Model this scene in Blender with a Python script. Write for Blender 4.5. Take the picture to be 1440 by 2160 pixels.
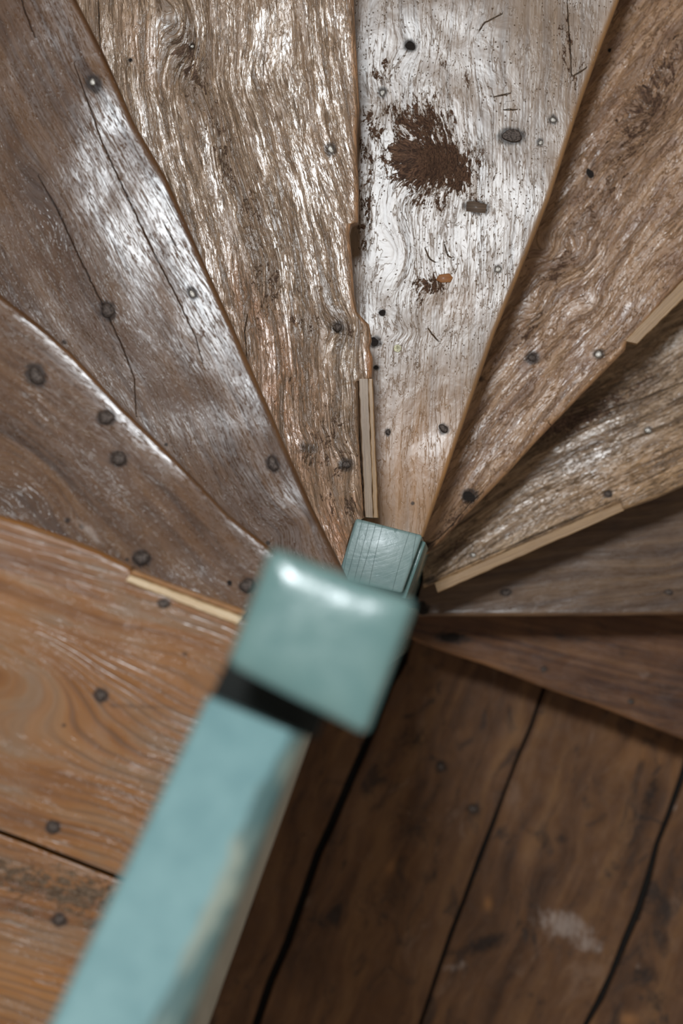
import bpy, math, random
import numpy as np
from mathutils import Vector, Matrix

for o in list(bpy.data.objects):
    bpy.data.objects.remove(o)
S = bpy.context.scene
COL = S.collection

# ------------------------------------------------------------------ camera
F_PX = 6500.0                       # focal length in pixels (frame 1440 x 2160)
CAM_Z = 4.8
NADIR = (960.0, 1290.0)             # the pixel straight below the lens
v = Vector((NADIR[0]-720, 1080-NADIR[1], -F_PX)).normalized()
ROT = v.rotation_difference(Vector((0, 0, -1))).to_matrix()
cd = bpy.data.cameras.new('camera')
cam = bpy.data.objects.new('camera', cd)
COL.objects.link(cam)
cam.location = (0, 0, CAM_Z)
cam.rotation_mode = 'QUATERNION'
cam.rotation_quaternion = ROT.to_quaternion()
cd.sensor_fit = 'VERTICAL'
cd.sensor_height = 36
cd.sensor_width = 24
cd.lens = F_PX/2160*36
cd.clip_start = 0.05
cd.dof.use_dof = True
cd.dof.focus_distance = 3.80
cd.dof.aperture_fstop = 3.7
S.camera = cam

# ------------------------------------------------------------------ world, lights, exposure
w = bpy.data.worlds.new('world')
S.world = w
w.use_nodes = True
w.node_tree.nodes['Background'].inputs[0].default_value = (1.0, 0.93, 0.84, 1)
w.node_tree.nodes['Background'].inputs[1].default_value = 0.36

def area(name, loc, target, sx, sy, power, col):
    l = bpy.data.lights.new(name, 'AREA')
    l.shape = 'RECTANGLE'; l.size = sx; l.size_y = sy
    l.energy = power; l.color = col
    o = bpy.data.objects.new(name, l)
    COL.objects.link(o)
    o.location = loc
    o.rotation_mode = 'QUATERNION'
    o.rotation_quaternion = (Vector(target)-Vector(loc)).to_track_quat('-Z', 'Y')
    return o
area('skylight', (-0.28, 1.30, 7.0), (-0.1, 0.1, 0.9), 0.62, 0.5, 178, (0.90, 0.96, 1.0))

S.view_settings.view_transform = 'Standard'
S.view_settings.look = 'None'
S.view_settings.gamma = 1
S.view_settings.use_curve_mapping = False
S.view_settings.exposure = 0.0

# ------------------------------------------------------------------ placing
RM = np.array(ROT)
def at(px, py, z):
    d = RM @ np.array([(px-720)/F_PX, (1080-py)/F_PX, -1.0])
    k = (z-CAM_Z)/d[2]
    return np.array([d[0]*k, d[1]*k])
def ats(pts, z):
    return np.array([at(p[0], p[1], z) for p in pts])

ZF, ZA, ZB, ZC, ZD, ZE, ZFF, ZG, ZH, ZL = [0.18*i for i in range(10)]

# ------------------------------------------------------------------ numpy noise
def _h(ix, iy, seed):
    n = (ix.astype(np.int64)*374761393 + iy.astype(np.int64)*668265263 + seed*1442695) & 0x7fffffff
    n = ((n ^ (n >> 13))*1274126177) & 0x7fffffff
    n = n ^ (n >> 16)
    return (n & 0xffff)/65535.0
def vnoise(x, y, seed=0):
    ix, iy = np.floor(x), np.floor(y)
    fx, fy = x-ix, y-iy
    fx = fx*fx*fx*(fx*(fx*6-15)+10); fy = fy*fy*fy*(fy*(fy*6-15)+10)
    a = _h(ix, iy, seed); b = _h(ix+1, iy, seed); c = _h(ix, iy+1, seed); d = _h(ix+1, iy+1, seed)
    return (a*(1-fx)+b*fx)*(1-fy)+(c*(1-fx)+d*fx)*fy - 0.5
def fbm(x, y, seed=0, n=3):
    r = 0; a = 1
    for i in range(n):
        r = r + a*vnoise(x*2**i, y*2**i, seed+i*17); a *= 0.5
    return r

# ------------------------------------------------------------------ material kit
class NT:
    def __init__(s, name):
        s.m = bpy.data.materials.new(name); s.m.use_nodes = True
        s.t = s.m.node_tree; s.n = s.t.nodes; s.n.clear()
        s.out = s.n.new('ShaderNodeOutputMaterial')
        s.b = s.n.new('ShaderNodeBsdfPrincipled')
        s.t.links.new(s.b.outputs[0], s.out.inputs[0])
    def put(s, sock, v):
        if v is None: return
        if hasattr(v, 'is_linked') or isinstance(v, bpy.types.NodeSocket): s.t.links.new(v, sock)
        elif isinstance(v, (tuple, list)) and len(v) == 3 and sock.type == 'RGBA': sock.default_value = (*v, 1)
        else: sock.default_value = v
    def m_(s, op, a, b=None, c=None, clamp=False):
        n = s.n.new('ShaderNodeMath'); n.operation = op; n.use_clamp = clamp
        s.put(n.inputs[0], a); s.put(n.inputs[1], b); s.put(n.inputs[2], c)
        return n.outputs[0]
    def mul(s, a, b): return s.m_('MULTIPLY', a, b)
    def add(s, a, b): return s.m_('ADD', a, b)
    def sub(s, a, b): return s.m_('SUBTRACT', a, b)
    def step(s, v, lo, hi, o0=0.0, o1=1.0):
        n = s.n.new('ShaderNodeMapRange'); n.interpolation_type = 'SMOOTHSTEP'
        s.put(n.inputs[0], v)
        if hi < lo: lo, hi, o0, o1 = hi, lo, o1, o0
        n.inputs[1].default_value = lo; n.inputs[2].default_value = hi
        n.inputs[3].default_value = o0; n.inputs[4].default_value = o1
        return n.outputs[0]
    def lin(s, v, lo, hi, o0=0.0, o1=1.0):
        n = s.n.new('ShaderNodeMapRange'); s.put(n.inputs[0], v)
        n.inputs[1].default_value = lo; n.inputs[2].default_value = hi
        n.inputs[3].default_value = o0; n.inputs[4].default_value = o1
        return n.outputs[0]
    def attr(s, name):
        n = s.n.new('ShaderNodeAttribute'); n.attribute_name = name
        return n
    def sep(s, v):
        n = s.n.new('ShaderNodeSeparateXYZ'); s.put(n.inputs[0], v); return n.outputs
    def comb(s, x, y, z=0.0):
        n = s.n.new('ShaderNodeCombineXYZ')
        s.put(n.inputs[0], x); s.put(n.inputs[1], y); s.put(n.inputs[2], z); return n.outputs[0]
    def noise(s, vec, scale=1, detail=2, rough=0.5, dist=0.0):
        n = s.n.new('ShaderNodeTexNoise'); s.put(n.inputs['Vector'], vec)
        n.inputs['Scale'].default_value = scale; n.inputs['Detail'].default_value = detail
        n.inputs['Roughness'].default_value = rough; n.inputs['Distortion'].default_value = dist
        return n.outputs['Fac']
    def vor(s, vec, scale=1, feature='F1', rnd=1.0):
        n = s.n.new('ShaderNodeTexVoronoi'); n.feature = feature; s.put(n.inputs['Vector'], vec)
        n.inputs['Scale'].default_value = scale; n.inputs['Randomness'].default_value = rnd
        return n.outputs
    def mix(s, f, a, b, mode='MIX'):
        n = s.n.new('ShaderNodeMix'); n.data_type = 'RGBA'; n.blend_type = mode; n.clamp_factor = True
        s.put(n.inputs[0], f); s.put(n.inputs[6], a); s.put(n.inputs[7], b)
        return n.outputs[2]
    def ramp(s, f, stops):
        n = s.n.new('ShaderNodeValToRGB'); s.put(n.inputs[0], f)
        e = n.color_ramp.elements
        while len(e) < len(stops): e.new(0.5)
        for el, (p, c) in zip(e, stops): el.position = p; el.color = (*c, 1)
        return n.outputs[0]
    def coord(s): return s.n.new('ShaderNodeTexCoord').outputs['Object']
    def bump(s, h, strength=1.0, dist=1.0):
        n = s.n.new('ShaderNodeBump'); s.put(n.inputs['Height'], h)
        n.inputs['Strength'].default_value = strength; n.inputs['Distance'].default_value = dist
        return n.outputs[0]

def srgb(r, g, b):
    f = lambda c: (c/255/12.92 if c/255 <= 0.04045 else ((c/255+0.055)/1.055)**2.4)
    return (f(r), f(g), f(b))

def wood(name, base, fiss=0.5, crackle=0.0, fibre=0.5, worm=0.0, rough=(0.22, 0.45), tint=None, tintw=0.0,
         groove=(0.10, 0.07, 0.045), relief=1.0, ring=0.0, ringcol=(0.12, 0.07, 0.04), glint=0.0, coat=0.6,
         streak=(3, 90), smear=0.0, fisscale=(9, 230), fissw=0.03, ripple=0.0, coatr=0.17, film=0.0,
         rotcol=None, sat=1.2, val=1.0, fd=0.0005, tscale=(14, 22), hair=0.0, dist=0.2, con=1.0, fleck=0.0, fleckcol=srgb(128, 98, 72), tintcol=srgb(172, 120, 74), band=None, bandw=0.0):
    """varnished old oak.  Attributes: gr (along, across, seed), rot, stain, crack, tint"""
    k = NT(name)
    x, y, sd = k.sep(k.attr('gr').outputs['Vector'])
    V = lambda a, b: k.comb(k.mul(x, a), k.mul(y, b), sd)
    n1 = k.noise(V(*streak), 1, 5, 0.6, 0.3)
    n2 = k.noise(V(*tscale), 1, 4, 0.6, 0.2)
    n3 = k.noise(V(60, 1100), 1, 3, 0.6)
    n4 = k.noise(V(38, 60), 1, 3, 0.65, 0.6)
    c = k.ramp(k.add(k.mul(n1, 0.7), k.mul(n2, 0.3)), [(0.5-0.13*con, base[0]), (0.5, base[1]), (0.5+0.13*con, base[2])])
    if tint:
        f = k.mul(k.step(k.add(n2, k.mul(k.sub(n1, 0.5), 0.6)), 0.45, 0.68), tintw)
        c = k.mix(f, c, tint)
    tf = k.attr('tint').outputs['Fac']
    c = k.mix(k.mul(tf, k.lin(n1, 0.3, 0.7, 0.6, 1.0)), c, tintcol)
    c = k.mix(k.mul(k.lin(n3, 0.3, 0.7, 0, 1), 0.28*fibre), c, (0.02, 0.012, 0.008))
    h = k.mul(n3, 0.00005*fibre*relief)
    h = k.add(h, k.mul(n1, 0.00035*relief))
    h = k.add(h, k.mul(n4, 0.0004*relief))
    nb4 = k.noise(V(16, 34), 1, 3, 0.55, 0.4)
    h = k.add(h, k.mul(nb4, 0.0012*relief))
    dark = None
    # long fissures following the grain
    fn = k.noise(V(*fisscale), 1, 3.5, 0.62, dist)
    ridge = k.m_('ABSOLUTE', k.sub(fn, 0.5))
    region = k.lin(k.noise(V(11, 30), 1, 3, 0.6, 0.4), 0.36, 0.60, 0.0, 1.0)
    rot = k.attr('rot').outputs['Fac']
    regr = k.m_('MINIMUM', k.add(region, k.mul(rot, 1.2)), 1.6)
    wd = k.add(k.mul(regr, fissw), 0.004)
    fi = k.m_('SUBTRACT', 1.0, k.m_('DIVIDE', ridge, wd), clamp=True)
    fi = k.m_('MULTIPLY', fi, fiss*1.6, clamp=True)
    dark = fi
    if crackle > 0:
        wv = k.noise(V(90, 200), 1, 2, 0.5)
        vec = k.comb(k.add(k.mul(x, 70), k.mul(wv, 1.6)), k.add(k.mul(y, 270), k.mul(wv, 2.2)), sd)
        ve = k.vor(vec, 1, 'DISTANCE_TO_EDGE')[0]
        cr = k.step(ve, 0.11, 0.02)
        gate = k.step(k.noise(V(16, 45), 1, 3, 0.6), 0.40, 0.58)
        cr = k.mul(k.mul(cr, crackle), k.m_('ADD', gate, 0.25, clamp=True))
        dark = k.m_('MAXIMUM', dark, cr)
    if worm > 0:
        vo = k.vor(k.comb(k.mul(x, 190), k.mul(y, 210), sd), 1)
        rnd = k.sep(vo['Color'])[0]
        g = k.step(k.noise(V(14, 18), 1, 3, 0.6), 0.44, 0.66)
        wm = k.mul(k.step(vo['Distance'], 0.20, 0.12), k.step(k.add(rnd, k.mul(g, 0.75)), 1.08-worm*0.4, 1.12-worm*0.4))
        wm = k.mul(wm, k.sub(1.0, k.m_('MULTIPLY', tf, 1.4, clamp=True)))
        dark = k.m_('MAXIMUM', dark, wm)
    if hair > 0:       # short hooked hairline checks
        hn = k.m_('ABSOLUTE', k.sub(k.noise(V(80, 95), 1, 2.5, 0.6, 1.2), 0.5))
        hg = k.step(k.noise(V(75, 95), 1, 2, 0.5), 0.56, 0.63)
        hg2 = k.step(k.noise(V(12, 16), 1, 2, 0.5), 0.40, 0.60)
        dark = k.m_('MAXIMUM', dark, k.mul(k.mul(k.step(hn, 0.016, 0.004), k.mul(hg, hg2)), hair))
    bm_ = None
    if band:           # weathered hollows running with the grain
        bm_ = k.step(k.add(k.noise(V(6, 75), 1, 4, 0.62, 0.3), k.mul(rot, 0.22)), 0.50, 0.60)
        bm_ = k.mul(bm_, k.step(k.noise(V(30, 160), 1, 3, 0.6), 0.34, 0.48))
        c = k.mix(k.mul(bm_, bandw), c, band)
        h = k.sub(h, k.mul(bm_, 0.0005))
    fk = None
    if fleck > 0:      # varnish left only on the raised flecks
        f0 = k.noise(V(75, 330), 1, 5, 0.68, 0.4)
        f1 = k.noise(V(7, 40), 1, 3, 0.6, 0.3)
        f2 = k.noise(V(5, 8), 1, 2, 0.5)
        fk = k.mul(k.step(k.add(f0, k.add(k.mul(k.sub(f1, 0.5), 0.9), k.mul(k.sub(f2, 0.5), 0.5))), 0.49, 0.43), fleck)
        c = k.mix(k.mul(fk, 0.55), c, fleckcol)
        h = k.sub(h, k.mul(fk, 0.00012))
    # rot: ragged eroded patches
    rn = k.noise(V(60, 130), 1, 6, 0.72, 0.8)
    rn2 = k.noise(V(220, 330), 1, 3, 0.7, 1.0)
    rm = k.step(k.add(rot, k.add(k.mul(k.sub(rn, 0.5), 2.4), k.mul(k.sub(rn2, 0.5), 1.0))), 0.52, 0.64)
    rcol = k.mix(k.step(k.noise(V(170, 260), 1, 5, 0.78, 1.6), 0.40, 0.62), *(rotcol or (srgb(64, 45, 36), srgb(134, 103, 84))))
    c = k.mix(rm, c, rcol)
    h = k.sub(h, k.mul(rm, 0.0016))
    h = k.add(h, k.mul(k.mul(rm, k.noise(V(160, 420), 1, 4, 0.75)), 0.0036))
    # cathedral rings
    if ring > 0:
        rg = k.m_('SINE', k.mul(k.add(y, k.mul(k.noise(V(6, 40), 1, 2), 0.006)), 620))
        rgm = k.mul(k.step(rg, 0.25, 0.95), k.mul(k.step(k.noise(V(5, 9), 1, 2), 0.35, 0.6), ring))
        c = k.mix(rgm, c, ringcol)
        h = k.sub(h, k.mul(rgm, 0.0002))
    if ripple > 0:
        rp = k.m_('SINE', k.mul(k.add(y, k.mul(k.noise(V(8, 30), 1, 2), 0.004)), 1500))
        h = k.add(h, k.mul(rp, 0.000012*ripple))
    if smear > 0:
        sm = k.step(k.noise(k.comb(k.mul(x, 13), k.mul(y, 24), k.add(sd, 5.0)), 1, 5, 0.65, 1.2), 0.52, 0.72)
        c = k.mix(k.mul(sm, smear), c, srgb(38, 30, 27))
        sm2 = k.step(k.noise(k.comb(k.mul(x, 9), k.mul(y, 16), k.add(sd, 9.0)), 1, 6, 0.7, 1.4), 0.56, 0.74)
        c = k.mix(k.mul(sm2, smear*0.5), c, srgb(140, 112, 92))
    # stain from iron
    st = k.attr('stain').outputs['Fac']
    stn = k.step(k.add(st, k.mul(k.sub(k.noise(V(120, 200), 1, 3), 0.5), 0.7)), 0.25, 0.75)
    c = k.mix(k.mul(stn, 0.85), c, srgb(34, 24, 20))
    pal = k.attr('pale').outputs['Fac']
    pn = k.step(k.add(pal, k.mul(k.sub(k.noise(V(60, 90), 1, 4, 0.65), 0.5), 1.2)), 0.35, 0.95)
    c = k.mix(k.mul(pn, 0.6), c, srgb(176, 160, 150))
    c = k.mix(k.mul(dark, 0.88), c, groove)
    # splits drawn from a distance field
    cd_ = k.add(k.attr('crack').outputs['Fac'], k.mul(k.sub(k.noise(V(110, 110), 1, 3, 0.6), 0.5), 0.0030))
    cw = k.add(k.m_('ABSOLUTE', cd_), k.mul(k.sub(k.noise(V(160, 420), 1, 3, 0.6), 0.5), 0.0010))
    ck = k.step(cw, 0.00085, 0.00025)
    c = k.mix(k.mul(ck, 0.95), c, (0.012, 0.008, 0.006))
    h = k.sub(h, k.mul(dark, fd*relief))
    h = k.sub(h, k.mul(k.step(cw, 0.0013, 0.0), 0.0010))
    if glint > 0:      # open pores that catch the light
        gn = k.step(k.noise(V(95, 620), 1, 2, 0.5), 0.55, 0.72)
        gg = k.lin(k.noise(V(10, 18), 1, 2, 0.5), 0.38, 0.6, 0.15, 1.0)
        h = k.add(h, k.mul(k.mul(gn, gg), 0.00026*glint))
    hs = k.n.new('ShaderNodeHueSaturation'); hs.inputs['Saturation'].default_value = sat; hs.inputs['Value'].default_value = val
    k.put(hs.inputs['Color'], c); c = hs.outputs[0]
    k.put(k.b.inputs['Base Color'], c)
    rr = k.lin(n4, 0.35, 0.65, rough[0]+0.2, rough[1]+0.2)
    rr = k.add(rr, k.mul(dark, 0.35)); rr = k.m_('ADD', rr, k.mul(rm, 0.22), clamp=True)
    k.put(k.b.inputs['Roughness'], rr)
    k.b.inputs['IOR'].default_value = 1.4
    mt = k.m_('MAXIMUM', k.m_('MAXIMUM', dark, k.mul(rm, 0.7)), stn)
    if bm_ is not None: mt = k.m_('MAXIMUM', mt, k.mul(bm_, 0.75))
    if fk is not None: mt = k.m_('MAXIMUM', mt, k.mul(fk, 0.9))
    cw_ = k.m_('SUBTRACT', coat, k.mul(mt, coat*0.9), clamp=True)
    k.put(k.b.inputs['Coat Weight'], cw_)
    k.b.inputs['Coat Roughness'].default_value = coatr
    nb = k.bump(h, 1.0, 1.0)
    k.put(k.b.inputs['Normal'], nb)
    k.put(k.b.inputs['Coat Normal'], nb)
    return k.m

def simple_wood(name, c0, c1, rough=0.4, coat=0.3, ax=1):
    k = NT(name)
    x, y, z = k.sep(k.coord())
    n = k.noise(k.comb(k.mul(x, 12), k.mul(y, 520), k.mul(z, 520)), 1, 5, 0.65, 0.3)
    c = k.mix(k.step(n, 0.36, 0.64), c0, c1)
    k.put(k.b.inputs['Base Color'], c); k.b.inputs['Roughness'].default_value = rough
    k.b.inputs['Coat Weight'].default_value = coat; k.b.inputs['Coat Roughness'].default_value = 0.2
    k.put(k.b.inputs['Normal'], k.bump(n, 1.0, 0.0006))
    return k.m

def paint(name, col, col2, rough=0.32, brush=0.0, wear=0.0, wearcols=None):
    k = NT(name)
    o = k.coord()
    x, y, z = k.sep(o)
    n = k.noise(k.comb(k.mul(x, 40), k.mul(y, 40), k.mul(z, 20)), 1, 4, 0.6)
    c = k.mix(k.step(n, 0.35, 0.65), col, col2)
    h = k.mul(n, 0.0008)
    if brush > 0:
        w = k.add(k.add(y, k.mul(k.mul(x, x), -6.0)), k.mul(k.noise(k.comb(k.mul(x, 40), k.mul(y, 60), 0.0), 1, 2), 0.006))
        b = k.noise(k.comb(k.mul(x, 9), k.mul(w, 330), 0.0), 1, 2.5, 0.55)
        h = k.add(h, k.mul(b, 0.0009*brush))
        ln = k.m_('ABSOLUTE', k.sub(k.noise(k.comb(k.mul(x, 60), k.mul(y, 4), 3.0), 1, 0), 0.5))
        lf = k.step(ln, 0.010, 0.002)
        c = k.mix(k.mul(lf, 0.3), c, srgb(84, 106, 106)); h = k.sub(h, k.mul(lf, 0.0004))
    if wear > 0:   # flaked strip on one edge: attribute wear
        wa = k.attr('wear').outputs['Fac']
        f1 = k.noise(k.comb(k.mul(x, 12), k.mul(y, 70), k.mul(z, 30)), 1, 4, 0.6, 0.7)
        f2 = k.noise(k.comb(k.mul(x, 12), k.mul(y, 60), 7.0), 1, 3, 0.6, 0.4)
        a = k.step(k.add(wa, k.mul(k.sub(f1, 0.5), 1.6)), 0.55, 0.8)
        wc = k.mix(k.step(f2, 0.42, 0.62), wearcols[0], wearcols[1])
        c = k.mix(k.mul(a, wear), c, wc)
    k.put(k.b.inputs['Base Color'], c)
    k.put(k.b.inputs['Roughness'], k.lin(n, 0.3, 0.7, rough-0.06, rough+0.08))
    k.put(k.b.inputs['Normal'], k.bump(h, 1.0, 1.0))
    return k.m

def metal(name, col, rough, met=0.8, dirt=(0.03, 0.022, 0.018), amt=0.6):
    k = NT(name)
    n = k.noise(k.coord(), 420, 4, 0.7)
    f = k.mul(k.step(n, 0.42, 0.62), amt)
    k.put(k.b.inputs['Base Color'], k.mix(f, col, dirt))
    k.b.inputs['Metallic'].default_value = met
    k.put(k.b.inputs['Roughness'], k.lin(f, 0, 1, rough, 0.8))
    k.put(k.b.inputs['Normal'], k.bump(n, 1.0, 0.0008))
    return k.m

# ------------------------------------------------------------------ object helpers
def tag(o, label=None, cat=None, group=None, kind=None):
    if label: o['label'] = label
    if cat: o['category'] = cat
    if group: o['group'] = group
    if kind: o['kind'] = kind
    return o
def empty(name, loc, parent=None):
    o = bpy.data.objects.new(name, None); COL.objects.link(o)
    o.location = loc; o.empty_display_size = 0.05
    return o
def link(name, me, mat, parent=None, loc=(0, 0, 0), rotz=0):
    o = bpy.data.objects.new(name, me)
    COL.objects.link(o)
    if mat: me.materials.append(mat)
    o.location = loc; o.rotation_euler = (0, 0, rotz)
    if parent is not None:
        o.parent = parent
        o.location = Vector(loc)-parent.location
    return o
def smooth(me, ang=40):
    me.polygons.foreach_set('use_smooth', [True]*len(me.polygons))
    try: me.set_sharp_from_angle(angle=math.radians(ang))
    except Exception: pass

def resample(P, ts):
    P = np.asarray(P, float)
    d = np.r_[0, np.cumsum(np.linalg.norm(np.diff(P, axis=0), axis=1))]
    d /= d[-1]
    return np.c_[np.interp(ts, d, P[:, 0]), np.interp(ts, d, P[:, 1])]
def extend(P, limit):
    """carry a world polyline on, along its overall outward direction, to the stairwell walls"""
    P = np.asarray(P, float)
    d = P[-1]-P[max(0, len(P)-3)]; d /= np.linalg.norm(d)
    best = 9
    x0, x1, y0, y1 = limit
    for c, lo, hi in ((0, x0, x1), (1, y0, y1)):
        for L in (lo, hi):
            if abs(d[c]) > 1e-6:
                t = (L-P[-1][c])/d[c]
                if 1e-4 < t < best: best = t
    return np.vstack([P, P[-1]+d*best])
def offset(P, a, b):
    """offset a polyline to its left by a at the start growing to b"""
    P = np.asarray(P, float)
    d = np.gradient(P, axis=0)
    # smoothed overall direction keeps wiggles from crossing
    D = P[-1]-P[0]; D /= np.linalg.norm(D)
    n = np.array([-D[1], D[0]])
    t = np.linspace(0, 1, len(P))
    s = np.r_[0, np.cumsum(np.linalg.norm(np.diff(P, axis=0), axis=1))]
    k = a+(b-a)*np.clip(s/0.20, 0, 1)
    return P+n[None, :]*k[:, None]
WELL = (-1.12, 1.02, -1.62, 1.26)

class Grain:
    """grain coordinates of one board, fibres run along the line p0 -> p1"""
    def __init__(s, p0, p1, z, seed=0.0, knots=(), flow=None, rots=(), stains=(), cracks=(), tints=(), pales=(), wav=0.0, kf=0.62):
        a, b = at(*p0, z), at(*p1, z)
        s.o = a; s.u = (b-a)/np.linalg.norm(b-a); s.v = np.array([-s.u[1], s.u[0]])
        s.z = z; s.seed = seed
        s.m = (CAM_Z-z)/F_PX                       # metres per pixel
        L = lambda p: ((at(p[0], p[1], z)-s.o)@s.u, (at(p[0], p[1], z)-s.o)@s.v)
        s.knots = [(L(k[:2]), k[2]*s.m*kf, k[3]*s.m, k[4]*s.m) for k in knots]
        s.flow = None
        if flow:
            f = np.array([L(p) for p in flow]); s.flow = f[np.argsort(f[:, 0])]
        s.rots = [(at(r[0], r[1], z), r[2]*s.m, r[3]*s.m, math.radians(-r[4]), r[5]) for r in rots]
        s.stains = [(at(r[0], r[1], z), r[2]*s.m, r[3]*s.m, math.radians(-r[4]), r[5]) for r in stains]
        s.tints = [(at(r[0], r[1], z), r[2]*s.m, r[3]*s.m, math.radians(-r[4]), r[5]) for r in tints]
        s.pales = [(at(r[0], r[1], z), r[2]*s.m, r[3]*s.m, math.radians(-r[4]), r[5]) for r in pales]
        s.cracks = [ats(c, z) for c in cracks]
        s.wav = wav
    def blobs(s, X, Y, L):
        r = np.zeros_like(X)
        for c, a, b, th, w in L:
            dx, dy = X-c[0], Y-c[1]
            q = ((dx*math.cos(th)+dy*math.sin(th))/a)**2+((-dx*math.sin(th)+dy*math.cos(th))/b)**2
            r = np.maximum(r, w*np.exp(-q*0.7))
        return r
    def fields(s, X, Y):
        dx, dy = X-s.o[0], Y-s.o[1]
        S_ = dx*s.u[0]+dy*s.u[1]; T = dx*s.v[0]+dy*s.v[1]
        G = T.copy()
        if s.flow is not None: G -= np.interp(S_, s.flow[:, 0], s.flow[:, 1])
        for (ks, kt), A, Rs, Rt in s.knots:
            G += A*np.exp(-((S_-ks)/Rs)**2-((T-kt)/Rt)**2)
        G += s.wav*fbm(S_*9, T*14, int(s.seed*7)+3, 3)+0.0008*fbm(S_*30, T*50, int(s.seed*5)+1, 2)
        cr = np.full_like(X, 1.0)
        for P in s.cracks:
            seg = np.linalg.norm(np.diff(P, axis=0), axis=1); tot = seg.sum(); acc = 0.0
            for i in range(len(P)-1):
                a, b = P[i], P[i+1]; ab = b-a; L2 = ab@ab
                tr = ((X-a[0])*ab[0]+(Y-a[1])*ab[1])/L2
                t = np.clip(tr, 0, 1)
                d = np.hypot(X-a[0]-ab[0]*t, Y-a[1]-ab[1]*t)
                sg = np.where((X-a[0])*ab[1]-(Y-a[1])*ab[0] > 0, 1.0, -1.0)
                q = (acc+t*seg[i])/tot                      # thin out towards both ends
                wdt = 0.35+0.65*np.sqrt(np.clip(np.sin(math.pi*np.clip(q, 0.0, 1.0)), 0, 1))
                d = sg*(d/wdt)
                if i == 0: d = np.where(tr < 0, np.abs(d)*1.0+0.003, d)
                if i == len(P)-2: d = np.where(tr > 1, np.abs(d)+0.003, d)
                cr = np.where(np.abs(d) < np.abs(cr), d, cr)
                acc += seg[i]
        return dict(S=S_, G=G, crack=cr, rot=s.blobs(X, Y, s.rots), stain=s.blobs(X, Y, s.stains),
                    tint=s.blobs(X, Y, s.tints), pale=s.blobs(X, Y, s.pales))

def board_arrays(nose, back, z, th, grain, rnd=0.006, N=260, M=110, und=0.0012, tilt=None, edge_tint=0.0,
                 dense=None, seed=0, wn=(0, .01), noseround=True):
    """closed board lofted between its front edge and its back edge; returns verts, faces, attributes"""
    if dense is not None:
        tn = np.r_[np.linspace(0, dense, N-10, endpoint=False), np.linspace(dense, 1, 10)]
    else: tn = np.linspace(0, 1, N)
    A = resample(nose, tn); B = resample(back, tn)
    # profile across: nose arc then top then back edge
    if noseround:
        arc = [(rnd*(1-math.cos(q)), -rnd*(1-math.sin(q))) for q in np.linspace(-0.25, math.pi/2, 8)]
    else:
        arc = [(0, -0.0015), (0.0006, -0.0004), (0.0015, 0)]
    arc_in = np.array([a[0] for a in arc]); arc_z = np.array([a[1] for a in arc])
    D = B-A; Ln = np.linalg.norm(D, axis=1); U = D/Ln[:, None]
    k = len(arc)
    tm = np.linspace(0, 1, M)[1:]
    n = len(tn)
    rows = k+len(tm)+1+1+1         # arc, top, back lip, back bottom, front bottom
    V = np.zeros((n, rows, 3)); et = np.zeros((n, rows))
    sc = np.minimum(1, Ln/(rnd*3.5))
    for j in range(k):
        V[:, j, :2] = A+U*(arc_in[j]*sc)[:, None]; V[:, j, 2] = z+arc_z[j]*sc
        et[:, j] = edge_tint*(1.0 if j < k-2 else 0.6)
    start = arc_in[-1]*sc
    for j, t in enumerate(tm):
        d = start+(Ln-start)*t
        V[:, k+j, :2] = A+U*d[:, None]; V[:, k+j, 2] = z
        et[:, k+j] = edge_tint*np.exp(-(d-start)/0.004)*0.6
    X, Y = V[:, :, 0], V[:, :, 1]
    # gentle real unevenness of the worn surface
    wgt = np.ones(rows); wgt[:2] = 0.6; wgt[-3:] = 0
    hz = und*(fbm(X*6.0, Y*6.0, seed, 2)*1.6+fbm(X*17, Y*17, seed+5, 2)*0.35)
    if tilt is not None: hz = hz+tilt(X, Y)
    dist = np.hypot(X-A[:, None, 0], Y-A[:, None, 1])
    hz = hz-wn[0]*(np.exp(-dist/wn[1]))
    V[:, :-3, 2] += (hz*wgt[None, :])[:, :-3]
    V[:, -3, :] = V[:, -4, :]; V[:, -3, 2] -= 0.002
    V[:, -2, :] = V[:, -4, :]; V[:, -2, 2] = z-th
    V[:, -1, :] = V[:, 0, :]; V[:, -1, 2] = z-th
    g = grain.fields(X, Y)
    idx = np.arange(n*rows).reshape(n, rows)
    a = idx[:-1, :]; b = idx[1:, :]
    an = np.roll(a, -1, axis=1); bn = np.roll(b, -1, axis=1)
    F = np.stack([a, b, bn, an], axis=-1).reshape(-1, 4)
    faces = F.tolist()
    faces.append(idx[0, :].tolist()); faces.append(idx[-1, ::-1].tolist())
    att = {q: g[q].ravel() for q in ('crack', 'rot', 'stain', 'pale')}
    att['tint'] = np.maximum(g['tint'], et).ravel()
    att['gr'] = np.stack([g['S'].ravel(), g['G'].ravel()+V[:, :, 2].ravel()-z, np.full(n*rows, grain.seed)], axis=-1)
    return V.reshape(-1, 3), faces, att

def mesh_from(name, parts, org=(0, 0, 0)):
    vs = []; fs = []; off = 0; at_ = {}
    for V, F, A in parts:
        vs.append(V-np.array(org)); fs += [[i+off for i in f] for f in F]; off += len(V)
        for q in A: at_.setdefault(q, []).append(A[q])
    me = bpy.data.meshes.new(name)
    me.from_pydata(np.vstack(vs).tolist(), [], fs)
    for q, L in at_.items():
        arr = np.concatenate(L)
        if arr.ndim == 2:
            a = me.attributes.new(q, 'FLOAT_VECTOR', 'POINT'); a.data.foreach_set('vector', arr.ravel())
        else:
            a = me.attributes.new(q, 'FLOAT', 'POINT'); a.data.foreach_set('value', arr)
    me.validate(); me.update()
    # outward normals
    import bmesh
    bm = bmesh.new(); bm.from_mesh(me); bmesh.ops.recalc_face_normals(bm, faces=bm.faces); bm.to_mesh(me); bm.free()
    smooth(me, 38)
    return me

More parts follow.
